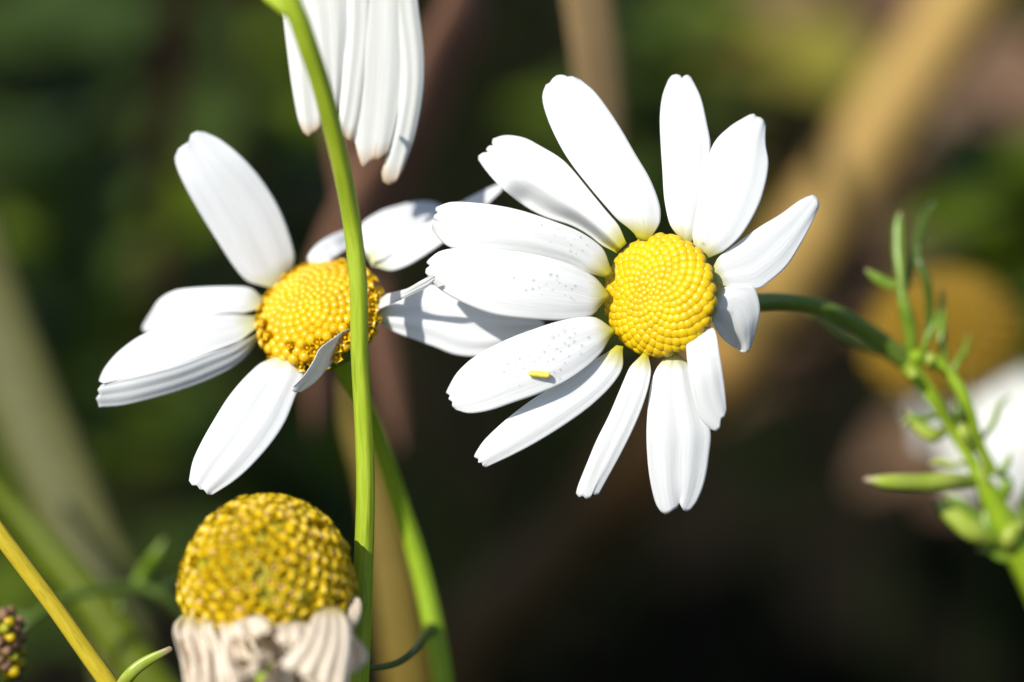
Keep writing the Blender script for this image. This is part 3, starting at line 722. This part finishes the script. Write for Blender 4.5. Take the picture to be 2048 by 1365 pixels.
# ================================================================== 7. the blurred plants behind
grow('withered_stalk', 'blurred ochre dry stem rising behind the tall green stem', 'stem',
     [(690, 760, 5.2), (705, 860, 5.2), (745, 960, 5.2), (775, 1100, 5.2), (800, 1250, 5.2), (820, 1400, 5.3), toground(900, 2200, 6)], [.05, .10, .16, .21, .24, .25, .26], m_straw, flat=.6)
grow('green_stem', 'blurred thick bright green stem leaning across the lower left', 'stem',
     [(-140, 820, 4.5), (0, 985, 4.5), (110, 1110, 4.4), (210, 1235, 4.3), (300, 1365, 4.2), (400, 1500, 4.2), toground(900, 2300, 4.6)], [.06, .09, .15, .20, .22, .23, .25], m_dimgreen)
grow('olive_stalk', 'wide blurred olive stalk rising at the left behind the green stem', 'stalk',
     [(-60, 440, 7), (-10, 620, 7), (50, 800, 6.8), (110, 940, 6.6), (170, 1080, 6.4), (240, 1260, 6.2), toground(520, 2100, 6)], [.30, .36, .40, .40, .38, .36, .36], m_olive, flat=.5)
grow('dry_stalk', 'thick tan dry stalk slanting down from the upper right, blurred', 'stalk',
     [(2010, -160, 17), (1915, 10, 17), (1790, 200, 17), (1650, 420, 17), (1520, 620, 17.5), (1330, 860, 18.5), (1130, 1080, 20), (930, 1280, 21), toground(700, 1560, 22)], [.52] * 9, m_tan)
def droopleaf(name, label, pts, rad, mat, flat):
    """a dead leaf arching over from behind and hanging down into view"""
    P = [p if isinstance(p, Vector) else at(*p) for p in pts]; mb = MB(); tube(mb, P, rad, 50, 20, 0, 6, flat, 0, FW)
    return tag(mb.build(name, mat, origin=ground_below(P[0])), label, 'dead leaf')
droopleaf('withered_leaf', 'reddish brown withered leaf hanging blurred behind the drooping daisy and the left daisy',
     [Vector((-9, 36, 0)), (380, -140, 15), (640, -200, 11), (860, -150, 9), (935, 0, 8.2), (880, 130, 8), (830, 260, 8), (750, 400, 8), (690, 540, 7.8), (660, 680, 7.6), (640, 790, 7.4), (625, 860, 7)], [.2, .28, .42, .54, .55, .54, .54, .64, .70, .58, .34, .06], m_rust, .3)
droopleaf('withered_leaf', 'narrow reddish brown dead leaf hanging right of the tall stem below the left daisy',
     [Vector((-6, 30, 0)), (500, -500, 14), (640, 0, 10), (690, 300, 8.8), (735, 520, 8), (765, 690, 7.6), (785, 800, 7.4), (800, 900, 7.2)], [.1, .12, .14, .18, .22, .19, .13, .03], m_rust, .3)
droopleaf('dead_grass_blade', 'broad beige dead grass blade hanging blurred behind the top petals of the right daisy',
     [Vector((-3, 30, 0)), (800, -700, 13), (1000, -480, 8), (1120, -240, 6), (1165, -60, 5.2), (1185, 60, 5), (1200, 180, 5), (1204, 300, 5), (1200, 390, 5), (1190, 480, 5)], [.2, .24, .27, .30, .31, .31, .31, .29, .2, .04], m_beige, .2)
# far daisy
F_c = at(1890, 690, 9); F_n = camdir(-.25, .75, .6)
Fd = thing('daisy', 'blurred orange-yellow daisy behind the leafy stem at the right', 'daisy', toground(2000, 1800, 10))
disc(Fd, F_c, F_n, .86, .75, 220, noisy('floret_orange', [(.3, (.18, .105, .001, 1)), (.7, (.23, .13, .002, 1))], 5, .5, .3), pw=.9)
calyx(Fd, F_c - F_n * .02, F_n, .8, .5, .15)
for k, (l, r, t, d) in enumerate([
  ([(1930,760),(1940,830),(1950,920),(1975,1000)], [(2060,720),(2110,790),(2120,900),(2090,1000)], [(1975,1000),(2030,1020),(2090,1000)], [8.6,8.2,8.0,8.1]),
  ([(1885,790),(1880,850),(1890,920),(1910,985)], [(1950,790),(1965,850),(1975,920),(1960,990)], [(1900,985),(1930,1000),(1960,990)], [8.8,8.7,8.6,8.6]),
  ([(1800,760),(1810,800),(1828,850),(1848,890)], [(1860,790),(1870,820),(1880,860),(1870,900)], [(1830,890),(1850,905),(1870,900)], [8.8,8.7,8.8,8.9])]):
    Petal(l, r, t, d, cup=[.3, .35, .2], seed=100 + k).build(Fd, m_petal_droop)
stem(Fd, [F_c - F_n * .5, at(2060, 1000, 10.5), at(2250, 1400, 11), toground(2500, 1800, 12)], [.17, .16, .18], m_stem3)

def blade_mesh(L, W, mat, curl=.25, n=10, fold=.15):
    mb = MB(); V, F, U = [], [], []
    for k in range(n + 1):
        u = k / n; wd = W * math.sin(math.pi * min(1, u * .92 + .06)) ** .8
        for j in range(5):
            v = j / 2 - 1
            V.append((v * wd * .5, u * L, -curl * L * u * u + fold * W * abs(v) * math.sin(math.pi * u))); U.append((u, j / 4))
    for k in range(n):
        for j in range(4): F.append((k * 5 + j, k * 5 + j + 1, k * 5 + j + 6, k * 5 + j + 5))
    mb.add(V, F, U); o = mb.build('leaf', mat); me = o.data; bpy.data.objects.remove(o); return me
LM = {k: blade_mesh(1, .5, m, .2) for k, m in (('g', m_w1), ('l', m_w2), ('o', m_w3), ('b', m_w4))}
def weed(label, foot, top, kinds, n, size, spread, seed, group='blurred leafy weeds behind the flowers', zmin=.1, name='leafy_weed'):
    """a leafy weed: one stem from foot to top, n leaves of their own"""
    r = random.Random(seed); t = thing(name, label, 'weed', foot, group)
    mid = foot.lerp(top, .5) + Vector((r.uniform(-1, 1), r.uniform(-1, 1), 0))
    stem(t, [top, mid, foot], [.05, .08, .10], m_weedstem, sides=8, nseg=16)
    for k in range(n):
        f = zmin + (1 - zmin) * (k + .5) / n; p = cat([foot, mid, top], f)
        me = LM[kinds[k % len(kinds)]]
        o = bpy.data.objects.new('leaf', me); C.objects.link(o); o.parent = t
        az = k * 2.4 + r.uniform(-.4, .4); s = size * r.uniform(.7, 1.2) * (1.1 - .35 * f)
        o.location = p - foot; o.scale = (s * spread, s, s)
        o.rotation_euler = (R_(r.uniform(-10, 45)), r.uniform(-.4, .4), az)
    return t
# weeds seen blurred: (label, px, py of top, d, kinds, leaves, size, spread)
for i, (lab, px, py, d, kinds, n_, sz, spd, zm) in enumerate([
    ('dim green leafy weed behind the raised petal of the left daisy', 480, 90, 24, 'ggl', 46, 3.2, 1.4, .45),
    ('yellow-green lit leafy weed at the far left, above the olive stalk', 150, 330, 19, 'lgl', 30, 2.2, 1.6, .6),
    ('tall dim green weed in the upper left corner', 170, -60, 26, 'ggg', 40, 3.6, 1.3, .5),
    ('olive leafy weed behind the upper right petals', 1500, 40, 30, 'oob', 50, 3.6, 1.3, .74),
    ('mid green weed between the two top petals of the right daisy', 1310, 80, 24, 'glg', 34, 2.8, 1.2, .78),
    ('green weed right of the tan stalk, above the blurred yellow daisy', 2020, 350, 18, 'lgl', 40, 2.4, 1.6, .80),
    ('brownish withered weed in the upper right corner', 1850, 20, 36, 'bbo', 46, 4.6, 1.4, .5),
    ('reddish brown withered weed at the right border beside the tan stalk', 2000, 180, 27, 'bbb', 36, 3.4, 1.3, .6)]):
    top = at(px, py, d); weed(lab, ground_below(top), top, kinds, n_, sz, spd, 30 + i, zmin=zm)
for i, (fx, fy, x, y, z, n_, sz, zm) in enumerate([(-11, 19, -10, 3.6, 36.6, 98, 2.4, .62), (-12, 13, -11, 11.5, 32, 70, 3.6, .80), (-17, 24, -16, 23, 19, 60, 4.5, .3)]):  # added weeds out of view, set on sun rays to shade the background
    weed('unseen dense green weed left of view, added to shade the ground behind', Vector((fx, fy, 0)), Vector((x, y, z)), 'ggl', n_, sz, 1.3, 60 + i, 'unseen weeds added for shade', zm, 'added_shade_weed')
# rough grass over the ground
mb = MB(); r = random.Random(3)
for k in range(3600):
    x = r.uniform(-45, 45); y = r.uniform(14, 150); h = r.uniform(2, 6); a = r.uniform(0, 6.28); wd = r.uniform(.12, .35)
    lean = Vector((r.uniform(-.6, .6), r.uniform(-.6, .6), 0)) * h; sd = Vector((math.cos(a), math.sin(a), 0)) * wd
    b = Vector((x, y, -.8)); m1 = b + lean * .35 + Vector((0, 0, h * .6)); tp = b + lean + Vector((0, 0, h))
    mb.add([b - sd, b + sd, m1 + sd * .7, m1 - sd * .7, tp], [(0, 1, 2, 3), (3, 2, 4)], None, 0 if r.random() < .7 else (1 if r.random() < .5 else 2))
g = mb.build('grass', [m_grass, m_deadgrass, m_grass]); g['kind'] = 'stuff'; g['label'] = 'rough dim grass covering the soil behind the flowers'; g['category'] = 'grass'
